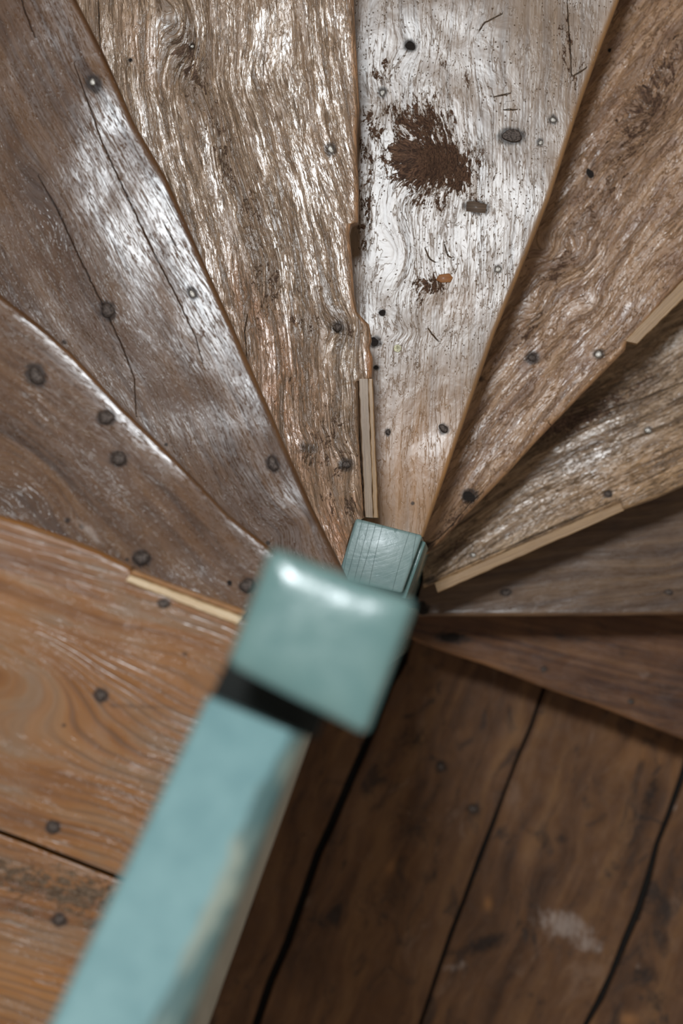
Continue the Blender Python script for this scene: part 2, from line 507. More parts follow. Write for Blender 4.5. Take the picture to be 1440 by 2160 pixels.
def prism(poly, z0, z1, bevel=0.0, seg=3, org=(0, 0, 0), name='m'):
    import bmesh
    bm = bmesh.new()
    lo = [bm.verts.new((p[0]-org[0], p[1]-org[1], z0-org[2])) for p in poly]
    hi = [bm.verts.new((p[0]-org[0], p[1]-org[1], z1-org[2])) for p in poly]
    bm.faces.new(lo[::-1]); bm.faces.new(hi)
    n = len(poly)
    for i in range(n): bm.faces.new((lo[i], lo[(i+1) % n], hi[(i+1) % n], hi[i]))
    if bevel: bmesh.ops.bevel(bm, geom=list(bm.edges), offset=bevel, segments=seg, profile=0.5, affect='EDGES')
    bmesh.ops.recalc_face_normals(bm, faces=bm.faces)
    me = bpy.data.meshes.new(name); bm.to_mesh(me); bm.free()
    smooth(me, 50)
    return me

def batten(px0a, px0b, px1a, px1b, z, th, mat, parent, bevel=0.0008, wob=0.0004, seed=1, name='nosing_batten', n=26, label=None):
    """thin strip between two long sides given at both ends, slightly irregular"""
    a0, b0, a1, b1 = at(*px0a, z), at(*px0b, z), at(*px1a, z), at(*px1b, z)
    import bmesh
    d = a1-a0; L = np.linalg.norm(d); u = d/L; rot = math.atan2(u[1], u[0])
    o = np.array([a0[0], a0[1]])
    nrm = np.array([-u[1], u[0]])
    loc = lambda p: ((p-o)@u, (p-o)@nrm)
    la0, lb0, la1, lb1 = map(loc, (a0, b0, a1, b1))
    r = random.Random(seed)
    V = []; Fc = []
    bv = bevel
    for i in range(n+1):
        t = i/n
        ya = la0[1]*(1-t)+la1[1]*t+r.uniform(-wob, wob); yb = lb0[1]*(1-t)+lb1[1]*t+r.uniform(-wob, wob)
        xa = la0[0]*(1-t)+la1[0]*t; xb = lb0[0]*(1-t)+lb1[0]*t
        sgn = 1 if yb > ya else -1
        hz = 0.0
        sec = [(xa, ya, z-th), (xa, ya, z-bv+hz), (xa, ya+sgn*bv*0.35, z-bv*0.35+hz), (xa, ya+sgn*bv, z+hz),
               (xb, yb-sgn*bv, z+hz), (xb, yb-sgn*bv*0.35, z-bv*0.35+hz), (xb, yb, z-bv+hz), (xb, yb, z-th)]
        V += [(p[0], p[1], p[2]-z) for p in sec]
        if i:
            q = (i-1)*8
            for j in range(8): Fc.append((q+j, q+(j+1) % 8, q+8+(j+1) % 8, q+8+j))
    Fc.append(tuple(range(7, -1, -1))); Fc.append(tuple(range(n*8, n*8+8)))
    me = bpy.data.meshes.new(name); me.from_pydata(V, [], Fc)
    bm = bmesh.new(); bm.from_mesh(me); bmesh.ops.recalc_face_normals(bm, faces=bm.faces); bm.to_mesh(me); bm.free()
    ob = link(name, me, mat, parent, (o[0], o[1], z), rot)
    if label: ob['label'] = label
    return ob

# ------------------------------------------------------------------ materials
M = {}
ORG = srgb(150, 102, 62)
M['A'] = wood('wood_step_dark_red', (srgb(72, 44, 30), srgb(104, 68, 44), srgb(130, 90, 60)), fiss=0.25, fibre=0.5, smear=0.5, rough=(0.35, 0.5), coat=0.1, relief=0.5, sat=1.02, val=1.1)
M['B'] = wood('wood_step_brown_worn', (srgb(84, 62, 48), srgb(112, 88, 70), srgb(136, 110, 88)), fiss=0.25, fibre=0.8, smear=0.25, rough=(0.3, 0.42), coat=0.3, relief=0.5, coatr=0.2)
M['C'] = wood('wood_step_cracked_tan', (srgb(124, 96, 68), srgb(166, 134, 100), srgb(190, 158, 122)), fiss=0.75, crackle=0.6, fibre=0.6, rough=(0.2, 0.36), coat=0.7, relief=0.85, tint=srgb(116, 90, 68), tintw=0.6, fisscale=(10, 200), coatr=0.2, sat=1.0, groove=srgb(66, 52, 40), band=srgb(92, 70, 52), bandw=0.65, hair=0.8, dist=0.2, val=1.36, fleck=0.4, tintcol=srgb(190, 144, 94))
M['D'] = wood('wood_step_knotty_tan', (srgb(136, 102, 76), srgb(182, 142, 106), srgb(208, 170, 134)), fiss=0.45, crackle=0.2, fibre=0.4, worm=0.4, rough=(0.24, 0.4), coat=0.55, relief=1.0, tint=srgb(142, 106, 82), tintw=0.9, tscale=(18, 32), fisscale=(22, 95), dist=0.9, coatr=0.2, sat=1.05, groove=srgb(80, 60, 46), band=srgb(108, 82, 64), bandw=0.5, hair=1.0, val=1.15, con=1.3, fleck=0.45, fleckcol=srgb(140, 106, 82))
M['E'] = wood('wood_step_smooth_silver', (srgb(124, 102, 84), srgb(146, 121, 99), srgb(166, 139, 114)), fiss=0.2, fibre=0.3, worm=0.9, rough=(0.22, 0.34), coat=0.48, relief=0.5, tint=srgb(146, 124, 106), tintw=0.6, ripple=0.5, fisscale=(14, 110), fissw=0.02, coatr=0.22, sat=1.12, groove=srgb(62, 48, 38), hair=0.6, tintcol=srgb(188, 140, 96))
M['F'] = wood('wood_step_weathered', (srgb(146, 114, 84), srgb(188, 152, 118), srgb(210, 178, 144)), fiss=0.75, crackle=0.6, fibre=0.5, rough=(0.22, 0.38), coat=0.8, relief=0.6, tint=srgb(140, 112, 84), tintw=0.5, tscale=(8, 30), fisscale=(9, 190), fissw=0.03, groove=srgb(88, 68, 48), coatr=0.2, sat=0.95, fd=0.00022, dist=0.25, band=srgb(112, 86, 62), bandw=0.8, hair=1.0, val=1.2, con=1.5, fleck=0.95, tintcol=srgb(194, 126, 70))
M['G'] = wood('wood_step_brown_porous', (srgb(76, 52, 38), srgb(110, 82, 62), srgb(138, 106, 80)), fiss=0.25, fibre=0.8, rough=(0.34, 0.46), coat=0.35, relief=0.35, glint=1.1, tint=srgb(98, 76, 66), tintw=0.6, coatr=0.17, streak=(3, 60))
M['H'] = wood('wood_step_umber_porous', (srgb(72, 50, 36), srgb(104, 76, 56), srgb(130, 98, 72)), fiss=0.25, fibre=0.8, rough=(0.34, 0.46), coat=0.40, relief=0.4, glint=1.5, val=1.22, tint=srgb(88, 68, 58), tintw=0.6, coatr=0.17, streak=(3, 60))
M['L'] = wood('wood_landing_pine', (srgb(112, 72, 42), srgb(148, 100, 60), srgb(164, 120, 82)), fiss=0.10, fibre=0.35, rough=(0.28, 0.42), coat=0.45, relief=0.5, ring=0.5, ringcol=srgb(92, 70, 54), tint=srgb(136, 110, 88), tintw=0.8, tscale=(9, 22), streak=(2, 50), sat=1.1, val=1.02, rotcol=(srgb(88, 70, 56), srgb(156, 134, 114)))
M['FL'] = wood('wood_floorboards_dark', (srgb(62, 40, 26), srgb(102, 70, 46), srgb(130, 94, 62)), fiss=0.05, fibre=0.25, rough=(0.45, 0.6), coat=0.03, relief=0.35, smear=0.8, streak=(3, 26), sat=1.02, con=1.4, val=1.15)
M['riser'] = simple_wood('wood_riser', srgb(84, 60, 42), srgb(120, 90, 62), 0.5, 0.1)
M['sub'] = simple_wood('wood_underfloor', srgb(22, 17, 14), srgb(34, 26, 20), 0.9, 0.0)
M['batten'] = simple_wood('wood_batten_new_pine', srgb(158, 120, 78), srgb(186, 148, 102), 0.45, 0.15)
M['battgrey'] = simple_wood('wood_batten_grey', srgb(140, 114, 90), srgb(172, 144, 116), 0.45, 0.15)
M['battorange'] = simple_wood('wood_batten_orange_edge', srgb(150, 100, 48), srgb(176, 122, 64), 0.4, 0.2)
M['battpale'] = simple_wood('wood_batten_pale', srgb(206, 168, 118), srgb(226, 198, 156), 0.3, 0.6)
M['teal'] = paint('paint_sage_teal', srgb(106, 138, 136), srgb(114, 144, 141), 0.22)
M['tealpost'] = paint('paint_sage_brushed', srgb(136, 160, 158), srgb(146, 168, 165), 0.34, brush=0.24)
M['rail'] = paint('paint_handrail_worn', srgb(120, 156, 159), srgb(128, 164, 166), 0.34, wear=0.9, wearcols=(srgb(78, 104, 104), srgb(150, 156, 142)))
M['cream'] = paint('paint_cream_board', srgb(186, 180, 166), srgb(200, 194, 180), 0.45)
M['plaster'] = paint('plaster_white', srgb(196, 190, 178), srgb(206, 200, 190), 0.8)
M['nail'] = metal('iron_nail', srgb(190, 184, 176), 0.26, 0.8, amt=0.2)
M['rust'] = metal('iron_rusted', srgb(98, 84, 76), 0.42, 0.3, amt=0.8)
M['capshade'] = metal('paint_cap_shadow', srgb(10, 14, 10), 0.8, 0.0, amt=0.0)  # near-black colour standing in for the shade under the cap
M['screw'] = metal('steel_screw', srgb(196, 190, 160), 0.22, 0.95, amt=0.25)
M['chip'] = simple_wood('wood_chip_orange', srgb(150, 92, 48), srgb(182, 122, 70), 0.5, 0.2)
M['plug'] = simple_wood('wood_plug_brown', srgb(78, 60, 46), srgb(112, 90, 72), 0.6, 0.1)
M['hole'] = simple_wood('wood_hole_dark', srgb(26, 20, 17), srgb(44, 34, 28), 0.9, 0.0)

# ------------------------------------------------------------------ outlines read off the photo (newel end first)
NOSE = {
 'A': [(868, 1348), (882, 1356), (950, 1380), (1019, 1402), (1090, 1429), (1144, 1450), (1200, 1470), (1257, 1489), (1340, 1522), (1440, 1560)],
 'B': [(872, 1302), (902, 1300), (1000, 1300), (1130, 1300), (1290, 1299), (1440, 1297)],
 'C': [(893, 1240), (917, 1231), (1010, 1190), (1110, 1150), (1210, 1105), (1309, 1062), (1313, 1076), (1375, 1055), (1440, 1027)],
 'D': [(899, 1170), (930, 1141), (1007, 1062), (1070, 998), (1132, 929), (1225, 833), (1319, 737), (1322, 722), (1380, 658), (1440, 592)],
 'E': [(893, 1132), (905, 1098), (945, 985), (986, 867), (1044, 700), (1100, 565), (1160, 415), (1192, 316), (1225, 215), (1262, 112), (1305, 0)],
 'F': [(722, 1186), (735, 1142), (750, 1099), (769, 1092), (765, 1003), (757, 900), (755, 803), (783, 798), (786, 756), (778, 732), (783, 715), (778, 684),
       (762, 668), (752, 656), (746, 620), (741, 540), (736, 490), (740, 474), (755, 468), (756, 400), (753, 330), (752, 280), (757, 225), (752, 125), (748, 60), (745, 0)],
 'G': [(738, 1232), (715, 1186), (660, 1076), (600, 940), (560, 848), (520, 757), (495, 700), (425, 545), (350, 375), (280, 255), (215, 107), (160, 0)],
 'H': [(668, 1250), (610, 1192), (565, 1152), (480, 1085), (430, 1032), (380, 980), (315, 915), (250, 852), (150, 745), (80, 682), (0, 622)],
 'L': [(690, 1372), (600, 1335), (515, 1303), (400, 1262), (280, 1212), (276, 1194), (200, 1156), (125, 1128), (60, 1104), (0, 1086)],
}
ZZ = dict(A=ZA, B=ZB, C=ZC, D=ZD, E=ZE, F=ZFF, G=ZG, H=ZH, L=ZL)
W = {k: extend(ats(p, ZZ[k]), WELL) for k, p in NOSE.items()}
def dens(k):   # share of the polyline that lies near the frame
    P = W[k]; d = np.r_[0, np.cumsum(np.linalg.norm(np.diff(P, axis=0), axis=1))]
    return min(0.97, (d[-2]+0.05)/d[-1])

GR = {
 'A': Grain((880, 1320), (1440, 1440), ZA, 1.3, stains=[(950, 1345, 40, 14, 5, .9), (1147, 1412, 12, 8, 0, .6), (1330, 1480, 10, 8, 0, .6)], pales=[(1360, 1420, 18, 22, 0, .5), (1390, 1335, 22, 14, 0, .4)], wav=.006),
 'B': Grain((900, 1270), (1440, 1200), ZB, 2.7, knots=[(1400, 1190, 40, 90, 40)], stains=[(1067, 1250, 14, 7, 0, 1), (890, 1282, 16, 10, 0, 1.2), (1410, 1249, 12, 8, 0, .6)],
            pales=[(1145, 1262, 40, 16, 0, .55), (1270, 1262, 60, 10, 0, .3)], wav=.006),
 'C': Grain((920, 1190), (1440, 900), ZC, 3.1, flow=[(900, 1200), (1100, 1070), (1250, 990), (1440, 905)],
            cracks=[[(1215, 887), (1290, 862), (1360, 838), (1440, 806), (1600, 740)], [(912, 1224), (1010, 1180), (1110, 1137), (1200, 1098), (1300, 1053)], [(905, 1225), (960, 1190), (1000, 1150)]],
            rots=[(1200, 890, 160, 26, -22, .75), (1010, 1040, 90, 20, -40, .6), (950, 1160, 50, 14, -35, .6), (1330, 820, 90, 30, -25, .5)],
            stains=[(1366, 908, 10, 8, -20, .9), (1282, 1042, 12, 9, -20, 1), (997, 1170, 8, 7, 0, .7), (905, 1225, 22, 14, 0, .7)],
            tints=[(1380, 985, 190, 50, -24, .7)], wav=.004),
 'D': Grain((910, 1120), (1440, 480), ZD, 4.9,
            knots=[(1225, 545, 60, 60, 45), (1150, 530, 40, 30, 28), (1250, 640, 46, 36, 30), (1130, 650, 30, 30, 22), (1380, 250, 80, 70, 60), (1240, 240, 30, 40, 24), (1420, 150, 60, 60, 30), (1300, 440, 40, 60, 30), (1160, 330, 26, 30, 18)],
            rots=[(1180, 560, 60, 22, -60, 0.62), (1350, 260, 120, 45, -60, 0.72), (1420, 140, 60, 40, -60, 0.82), (1130, 960, 110, 12, -50, 0.50), (960, 1090, 60, 18, -48, 0.62), (1260, 420, 110, 30, -60, 0.50), (1115, 690, 60, 20, -60, 0.52)],
            stains=[(1122, 755, 15, 13, 0, 1.1), (1262, 747, 13, 11, 0, 1), (990, 1046, 16, 14, 0, 1.3), (1245, 365, 9, 12, 0, 1), (1285, 106, 5, 5, 0, 1), (1280, 145, 5, 5, 0, 1), (1015, 800, 8, 8, 0, .8), (1440, 1150, 2, 2, 0, .1), (903, 1152, 18, 14, 0, .8)],
            cracks=[[(900, 1150), (925, 1135), (955, 1105), (990, 1062), (1020, 1036)], [(985, 1046), (1000, 1058)], [(1155, 888), (1162, 898)]],
            tints=[(1300, 200, 90, 60, -60, .35)], wav=.010),
 'E': Grain((860, 1120), (900, 0), ZE, 5.3,
            knots=[(890, 335, 90, 75, 62), (865, 95, 36, 40, 30), (840, 540, 60, 60, 40), (850, 700, 30, 20, 40), (800, 220, 26, 40, 24), (1000, 120, -40, 160, 70), (905, 600, 24, 30, 24)],
            rots=[(905, 345, 90, 56, 8, 1.2), (885, 262, 64, 50, 0, .85), (830, 235, 34, 30, 0, .6), (965, 380, 40, 30, 20, .8), (905, 602, 36, 20, 0, .82), (800, 160, 26, 16, 40, .6), (815, 140, 16, 22, 0, .55), (770, 330, 18, 60, 0, .52), (1200, 120, 30, 90, -10, .45), (980, 410, 50, 14, 20, .55), (985, 175, 8, 26, 0, .5), (960, 260, 10, 20, 0, .5), (885, 620, 10, 30, 0, .6), (770, 420, 20, 130, 0, .58), (900, 430, 60, 16, 10, .55), (790, 270, 30, 40, 0, .55), (850, 220, 40, 24, 0, .5), (935, 290, 30, 50, 0, .6), (780, 350, 20, 30, 0, .6), (940, 130, 60, 16, 80, .38)],
            stains=[(806, 195, 10, 12, 0, 1), (1078, 287, 26, 16, 0, 1.3), (1166, 253, 10, 11, 0, 1), (1140, 300, 8, 9, 0, 1), (806, 660, 8, 7, 0, 1.1), (790, 722, 14, 12, 0, 1.2), (818, 912, 7, 10, 0, 1), (935, 905, 12, 13, 0, 1), (1050, 568, 10, 10, 0, .9), (1005, 437, 24, 13, 5, 1.3),
                    (865, 97, 13, 13, 0, 1.2), (793, 776, 7, 7, 0, .9), (870, 1062, 4, 4, 0, 1)],
            cracks=[[(1195, -20), (1199, 60), (1203, 100), (1205, 165)], [(1204, 163), (1222, 152), (1240, 140)], [(1010, 66), (1022, 48), (1062, 28)], [(895, 520), (905, 545), (920, 555)], [(1060, 232), (1092, 231)],
                    [(935, 512), (945, 540), (955, 545)], [(900, 690), (918, 712), (925, 722)], [(1040, 205), (1080, 196)]],
            tints=[(870, 990, 150, 150, 0, 1.0), (960, 640, 60, 40, 0, .3), (1290, 30, 10, 50, 20, .2)], wav=.006),
 'F': Grain((700, 1120), (560, 0), ZFF, 6.1,
            flow=[(760, 1180), (722, 1060), (700, 900), (690, 700), (660, 500), (600, 300), (570, 150), (560, -100)],
            knots=[(390, 45, 120, 95, 46), (715, 690, 46, 40, 40), (730, 975, 30, 30, 26), (560, 560, 26, 60, 40), (650, 940, 24, 30, 30), (440, 240, 40, 120, 40), (520, 180, -30, 80, 40)],
            rots=[(400, 130, 40, 90, -14, 0.58), (470, 300, 34, 160, -16, 0.45), (530, 470, 30, 130, -12, 0.43), (560, 600, 44, 100, 0, 0.45), (660, 680, 80, 30, 0, 0.43), (620, 800, 110, 50, 70, 0.30), (700, 940, 60, 130, 0, 0.45), (650, 960, 40, 30, 0, 0.50), (735, 1070, 26, 40, 0, 0.50), (640, 620, 60, 60, 0, 0.29), (530, 185, 60, 18, 0, 0.30), (730, 700, 40, 24, 0, 0.50)],
            stains=[(697, 315, 12, 15, 0, 1.1), (713, 690, 13, 12, 0, 1.2), (730, 980, 15, 14, 0, 1.2), (405, 97, 8, 10, 0, .8), (275, 127, 5, 6, 0, 1), (648, 945, 26, 14, 0, .7), (740, 1135, 8, 50, 20, .6)],
            cracks=[[(206, -30), (209, 50), (213, 118)], [(757, 900), (760, 960), (766, 1050), (768, 1090)], [(520, 760), (516, 700), (522, 660)], [(700, 690), (712, 702), (720, 690)]],
            tints=[(590, 760, 50, 170, -28, 0.83), (530, 660, 24, 90, -20, 1.20), (640, 950, 60, 110, -25, 0.75), (715, 1130, 26, 80, -25, 1.35), (590, 860, 20, 120, -25, 1.05), (740, 1070, 40, 30, 0, 0.75), (780, 765, 9, 34, 0, 1.20), (300, 100, 30, 80, -25, 0.38)], wav=.004, kf=0.42),
 'G': Grain((640, 1120), (120, 60), ZG, 7.7, flow=[(700, 1190), (600, 1000), (470, 740), (330, 520), (120, 160), (20, -40)],
            knots=[(600, 1120, 40, 40, 60), (115, 440, 40, 90, 30)],
            stains=[(197, 176, 16, 20, -20, 1.1), (406, 618, 11, 15, -20, 1.1), (227, 655, 15, 20, -20, 1.2), (574, 978, 13, 18, -20, 1.2), (120, 440, 14, 60, -28, .35), (565, 1145, 5, 5, 0, 1), (135, 722, 8, 7, 0, .7), (270, 800, 10, 70, -20, .35), (240, 740, 10, 50, -20, .35), (350, 938, 4, 4, 0, 1), (358, 508, 12, 12, 0, .5), (80, 370, 12, 40, -30, .35)],
            cracks=[[(155, 130), (185, 215), (215, 300), (280, 440), (330, 545), (370, 622), (413, 712), (428, 770)], [(80, 370), (120, 440), (175, 560), (215, 640), (262, 740), (283, 800), (287, 880)], [(345, 470), (372, 520)], [(30, -60), (48, 10), (66, 60), (76, 82)]],
            pales=[(360, 500, 60, 30, 60, .25)], wav=.006),
 'H': Grain((500, 1180), (40, 700), ZH, 8.3, flow=[(620, 1260), (500, 1150), (380, 1020), (250, 900), (120, 800), (0, 720)],
            knots=[(240, 960, 36, 60, 30), (60, 1010, 70, 120, 50), (75, 780, 24, 30, 24)],
            stains=[(76, 792, 19, 24, -30, 1.3), (223, 881, 19, 15, 20, 1.3), (250, 968, 18, 16, 0, 1.2), (298, 1178, 18, 17, 0, 1.3), (522, 1236, 16, 14, 0, 1.2), (484, 1230, 6, 6, 0, 1), (268, 1180, 5, 4, 0, 1), (142, 1097, 6, 6, 0, 1), (172, 1111, 5, 5, 0, 1)],
            pales=[(185, 1120, 60, 13, 42, .75), (340, 1130, 40, 20, 30, .2)], wav=.006),
 'L': Grain((500, 1600), (0, 1440), ZL, 9.1,
            knots=[(-10, 1395, 190, 230, 105), (400, 1390, 40, 140, 50)],
            stains=[(345, 1272, 15, 9, 0, 1.1), (213, 1467, 14, 15, 0, 1.3), (112, 1745, 15, 13, 0, 1.3), (125, 1940, 16, 16, 0, 1.1), (390, 1378, 8, 6, 0, .7), (135, 1530, 7, 5, 0, .7), (290, 1490, 130, 7, 2, .5), (180, 1340, 8, 30, 30, .3)],
            pales=[(120, 1165, 120, 20, 18, .35)], tints=[(330, 1420, 100, 60, 20, .5), (240, 1740, 120, 60, 15, .5), (30, 1300, 60, 60, 0, .5), (60, 2020, 120, 60, 15, .7)], wav=.008, kf=1.0),
}
GR['L2'] = Grain((500, 1960), (0, 1830), ZL, 10.4, rots=[(150, 1880, 190, 44, 12, .72), (60, 1850, 120, 30, 15, .7), (250, 1960, 100, 26, 12, .6), (30, 1920, 100, 20, 8, .5)],
                 stains=[(125, 1940, 16, 16, 0, 1.1)], tints=[(60, 2060, 200, 60, 15, .8)], wav=.006)

# ------------------------------------------------------------------ shell
t = (-0.10, -0.02)
GD = np.array([-0.357, -1.0])   # direction of the floorboards in the plan, px
def px_line(p, y): return (p[0]-0.371*(y-p[1]), y)
fa = Grain((1000, 1800), (1140, 1430), 0.0, 11.0, knots=[(960, 1700, 30, 60, 30), (1010, 1560, 20, 50, 30)], stains=[(930, 1617, 16, 16, 0, .8), (997, 1706, 20, 16, 0, .7), (870, 1560, 60, 40, 0, .5), (870, 1740, 70, 60, 0, .45), (780, 1900, 60, 60, 0, .4)],
           pales=[(905, 1940, 50, 60, -20, .30), (940, 1560, 20, 50, -60, .25)], tints=[(825, 1830, 8, 14, 30, .6)], wav=.02)
fb = Grain((1100, 1800), (1240, 1430), 0.0, 12.0, knots=[(1180, 1800, 30, 60, 30), (1230, 1650, -30, 80, 40)], stains=[(1370, 1680, 14, 60, 20, .7), (1340, 1740, 26, 60, 20, .4), (1025, 1990, 50, 18, -20, .8), (1185, 1770, 18, 12, 0, .6), (1110, 1880, 70, 40, 0, .35), (970, 2010, 60, 16, 0, .5)],
           pales=[(1190, 1950, 66, 34, 15, .85), (1240, 1990, 40, 20, 15, .8), (960, 2040, 40, 14, -15, .6), (1130, 1600, 8, 8, 0, .2)], tints=[(1029, 1906, 7, 12, 0, .8), (1370, 1600, 80, 40, 20, .3)], wav=.02)
fc = Grain((1300, 2100), (1440, 1730), 0.0, 13.0, stains=[(1360, 2060, 40, 30, 0, .6), (1340, 1930, 14, 16, 0, .8), (1385, 2110, 40, 30, 0, .5)], pales=[(1425, 1700, 10, 50, 20, .5), (1345, 2040, 8, 12, 0, .6)], tints=[(1322, 2150, 16, 12, 0, .8)], wav=.02)
fd = Grain((600, 1800), (700, 1500), 0.0, 14.0, wav=.02, stains=[(640, 1760, 4, 4, 0, 1)])
g1 = [(905, 1180), (846, 1400), (820, 1450), (790, 1530), (740, 1640), (700, 1735), (670, 1800), (640, 1890), (605, 1990), (570, 2070), (540, 2160), (470, 2350)]
g2 = [(1250, 1180), (1144, 1458), (1120, 1530), (1090, 1600), (1060, 1680), (1040, 1735), (1010, 1810), (980, 1890), (950, 1970), (920, 2060), (885, 2160), (810, 2360)]
g3 = [(1580, 1180), (1460, 1560), (1436, 1640), (1408, 1720), (1385, 1780), (1365, 1850), (1345, 1920), (1318, 1980), (1290, 2050), (1262, 2110), (1232, 2165), (1160, 2370)]
def sh(P, dx): return [(p[0]+dx, p[1]) for p in P]
def wob(P, amp, seed):
    r = random.Random(seed); return [(p[0]+r.uniform(-amp, amp), p[1]) for p in P]
def floor_board(l, r, grain, seed):
    # stations run down the board; "nose" = left side
    return board_arrays(ats(l, 0.0), ats(r, 0.0), 0.0, 0.022, grain, rnd=0.003, N=200, M=70, und=0.0016, seed=seed, noseround=True)
parts = [floor_board(sh(g1, -420), sh(g1, -9), fd, 1), floor_board(wob(sh(g1, 8), 2, 2), wob(sh(g2, -4), 1.5, 3), fa, 2),
         floor_board(wob(sh(g2, 4), 1.5, 4), wob(sh(g3, -7), 2, 5), fb, 3), floor_board(wob(sh(g3, 8), 3, 6), sh(g3, 330), fc, 4)]
fl = link('floor', mesh_from('floor', parts), M['FL'])
tag(fl, kind='structure')
# joists-and-dirt layer seen in the gaps, and the rest of the floor of the well
sub = link('floor_underlay', prism([(-1.12, -1.62), (1.02, -1.62), (1.02, 1.26), (-1.12, 1.26)], -0.06, -0.024, 0), M['sub'])
tag(sub, kind='structure')

# upper landing : two boards and the gap between them
lgap = [(560, 1966), (430, 1918), (250, 1851), (180, 1824), (110, 1797), (60, 1777), (0, 1755), (-220, 1672)]
lback = [(352, 2400), (200, 2350), (0, 2280), (-260, 2190)]
LW = W['L']
lg_w = extend(ats([(x+0, y-5) for x, y in [(505, 1945)]+lgap[1:]], ZL), WELL)
lg_w2 = extend(ats([(x+0, y+5) for x, y in [(505, 1945)]+lgap[1:]], ZL), WELL)
lb_w = extend(ats(lback, ZL), WELL)
parts = [board_arrays(LW, lg_w, ZL, 0.034, GR['L'], rnd=0.007, N=260, M=170, und=0.0016, seed=21, edge_tint=0.3, dense=dens('L')),
         board_arrays(lg_w2, lb_w, ZL, 0.034, GR['L2'], rnd=0.002, N=160, M=90, und=0.0018, seed=22, dense=0.6)]
up = link('floor_upper', mesh_from('floor_upper', parts), M['L'])
tag(up, kind='structure')
uj = link('floor_upper_joists', prism([at(505, 1500, ZL)+[-.03, 0], at(300, 2300, ZL)+[-.03, 0], (-1.12, at(300, 2300, ZL)[1]), (-1.12, at(300, 1500, ZL)[1])], ZL-0.14, ZL-0.036, 0), M['sub'])
tag(uj, kind='structure')

wu = link('wall_light_blocker', prism([at(668, 1522, ZL)+[-.095, 0], at(440, 2160, ZL)+[-.095, 0], at(300, 2560, ZL)+[-.095, 0], at(300, 2560, ZL)+[-.125, 0], at(668, 1522, ZL)+[-.125, 0]], -0.03, ZL-0.142, 0), M['sub'])  # unseen wall added to block ambient light and darken the floor beside it
tag(wu, kind='structure')
# plaster walls of the stairwell, outside the frame
x0, x1, y0, y1 = WELL
def wallbox(name, xa, xb, ya, yb):
    o = link(name, prism([(xa, ya), (xb, ya), (xb, yb), (xa, yb)], -0.06, 3.6, 0), M['plaster']); tag(o, kind='structure')
wallbox('wall_back', x0-0.12, x1+0.12, y1+0.002, y1+0.12)
wallbox('wall_left', x0-0.12, x0-0.002, y0, y1)
wallbox('wall_right', x1+0.002, x1+0.12, y0, y1)

# ------------------------------------------------------------------ metal bits
def head_mesh(r, kind, seed):
    rnd = random.Random(seed); V = []; Fc = []; n = 20
    rings = {'nail': [(1.0, -0.5), (1.0, 0.05), (0.86, 0.22), (0.5, 0.34)], 'bolt': [(1.0, -0.5), (1.0, 0.2), (0.9, 0.42), (0.5, 0.5)],
             'hole': [(1.0, -0.6), (1.0, 0.08), (0.8, 0.06), (0.5, 0.04)], 'screw': [(1.0, -0.5), (1.0, 0.12), (0.92, 0.22), (0.55, 0.2)]}[kind]
    ph = [rnd.uniform(0, 6.28) for _ in range(4)]
    irr = [1+(kind != 'screw')*(0.10*math.sin(2*6.283*i/n+ph[0])+0.07*math.sin(3*6.283*i/n+ph[1])+0.04*math.sin(5*6.283*i/n+ph[2])) for i in range(n)]
    for q, hz in rings:
        for i in range(n):
            a = 2*math.pi*i/n
            V.append((r*q*irr[i]*math.cos(a), r*q*irr[i]*math.sin(a), r*hz))
    for k_ in range(len(rings)-1):
        for i in range(n):
            j = (i+1) % n; Fc.append((k_*n+i, k_*n+j, (k_+1)*n+j, (k_+1)*n+i))
    last = (len(rings)-1)*n
    if kind == 'screw':
        # cross recess
        V.append((0, 0, r*0.02)); c = len(V)-1
        for i in range(n):
            j = (i+1) % n; Fc.append((last+i, last+j, c))
        for i in range(n):
            if i % 5 == 0: V[last+i] = (V[last+i][0]*0.5, V[last+i][1]*0.5, r*0.2)
    else:
        V.append((0, 0, r*(rings[-1][1]+0.03))); c = len(V)-1
        for i in range(n):
            j = (i+1) % n; Fc.append((last+i, last+j, c))
    Fc.append(tuple(range(n-1, -1, -1)))
    me = bpy.data.meshes.new(kind); me.from_pydata(V, [], Fc); smooth(me, 50)
    return me
def surf(p, z, key):
    """height of the worn board surface at a plan point"""
    if key is None: return z
    und, seed, wn, tilt, nose = key
    X, Y = np.array([p[0]]), np.array([p[1]])
    h = und*(fbm(X*6.0, Y*6.0, seed, 2)*1.6+fbm(X*17, Y*17, seed+5, 2)*0.35)[0]
    if tilt is not None: h += tilt(X, Y)[0]
    d = min(np.hypot(*(p-(a+(b-a)*np.clip((p-a)@(b-a)/((b-a)@(b-a)), 0, 1)))) for a, b in zip(nose[:-1], nose[1:]))
    return z+h-wn[0]*math.exp(-d/wn[1])
def heads(parent, z, items, key=None):
    """items: (px, py, radius px, kind, stretch, angle)"""
    for i, it in enumerate(items):
        x, y, r, kind = it[:4]; st = it[4] if len(it) > 4 else 1.0; an = it[5] if len(it) > 5 else 0
        rr = r*(CAM_Z-z)/F_PX
        nm = {'nail': 'nail', 'bolt': 'bolt_head', 'hole': 'nail_hole', 'screw': 'screw', 'rust': 'nail', 'chip': 'wood_chip'}[kind]
        me = head_mesh(rr, 'nail' if kind in ('rust',) else ('hole' if kind == 'hole' else kind), i*7+int(x))
        mt = {'nail': 'nail', 'rust': 'rust', 'bolt': 'rust', 'hole': 'hole', 'screw': 'screw'}[kind]
        p = at(x, y, z)
        o = link(nm, me, M[mt], parent, (p[0], p[1], surf(p, z, key)+(0.0003 if kind != 'hole' else 0.0005)), math.radians(-an))
        o.scale = (st, 1, 1)

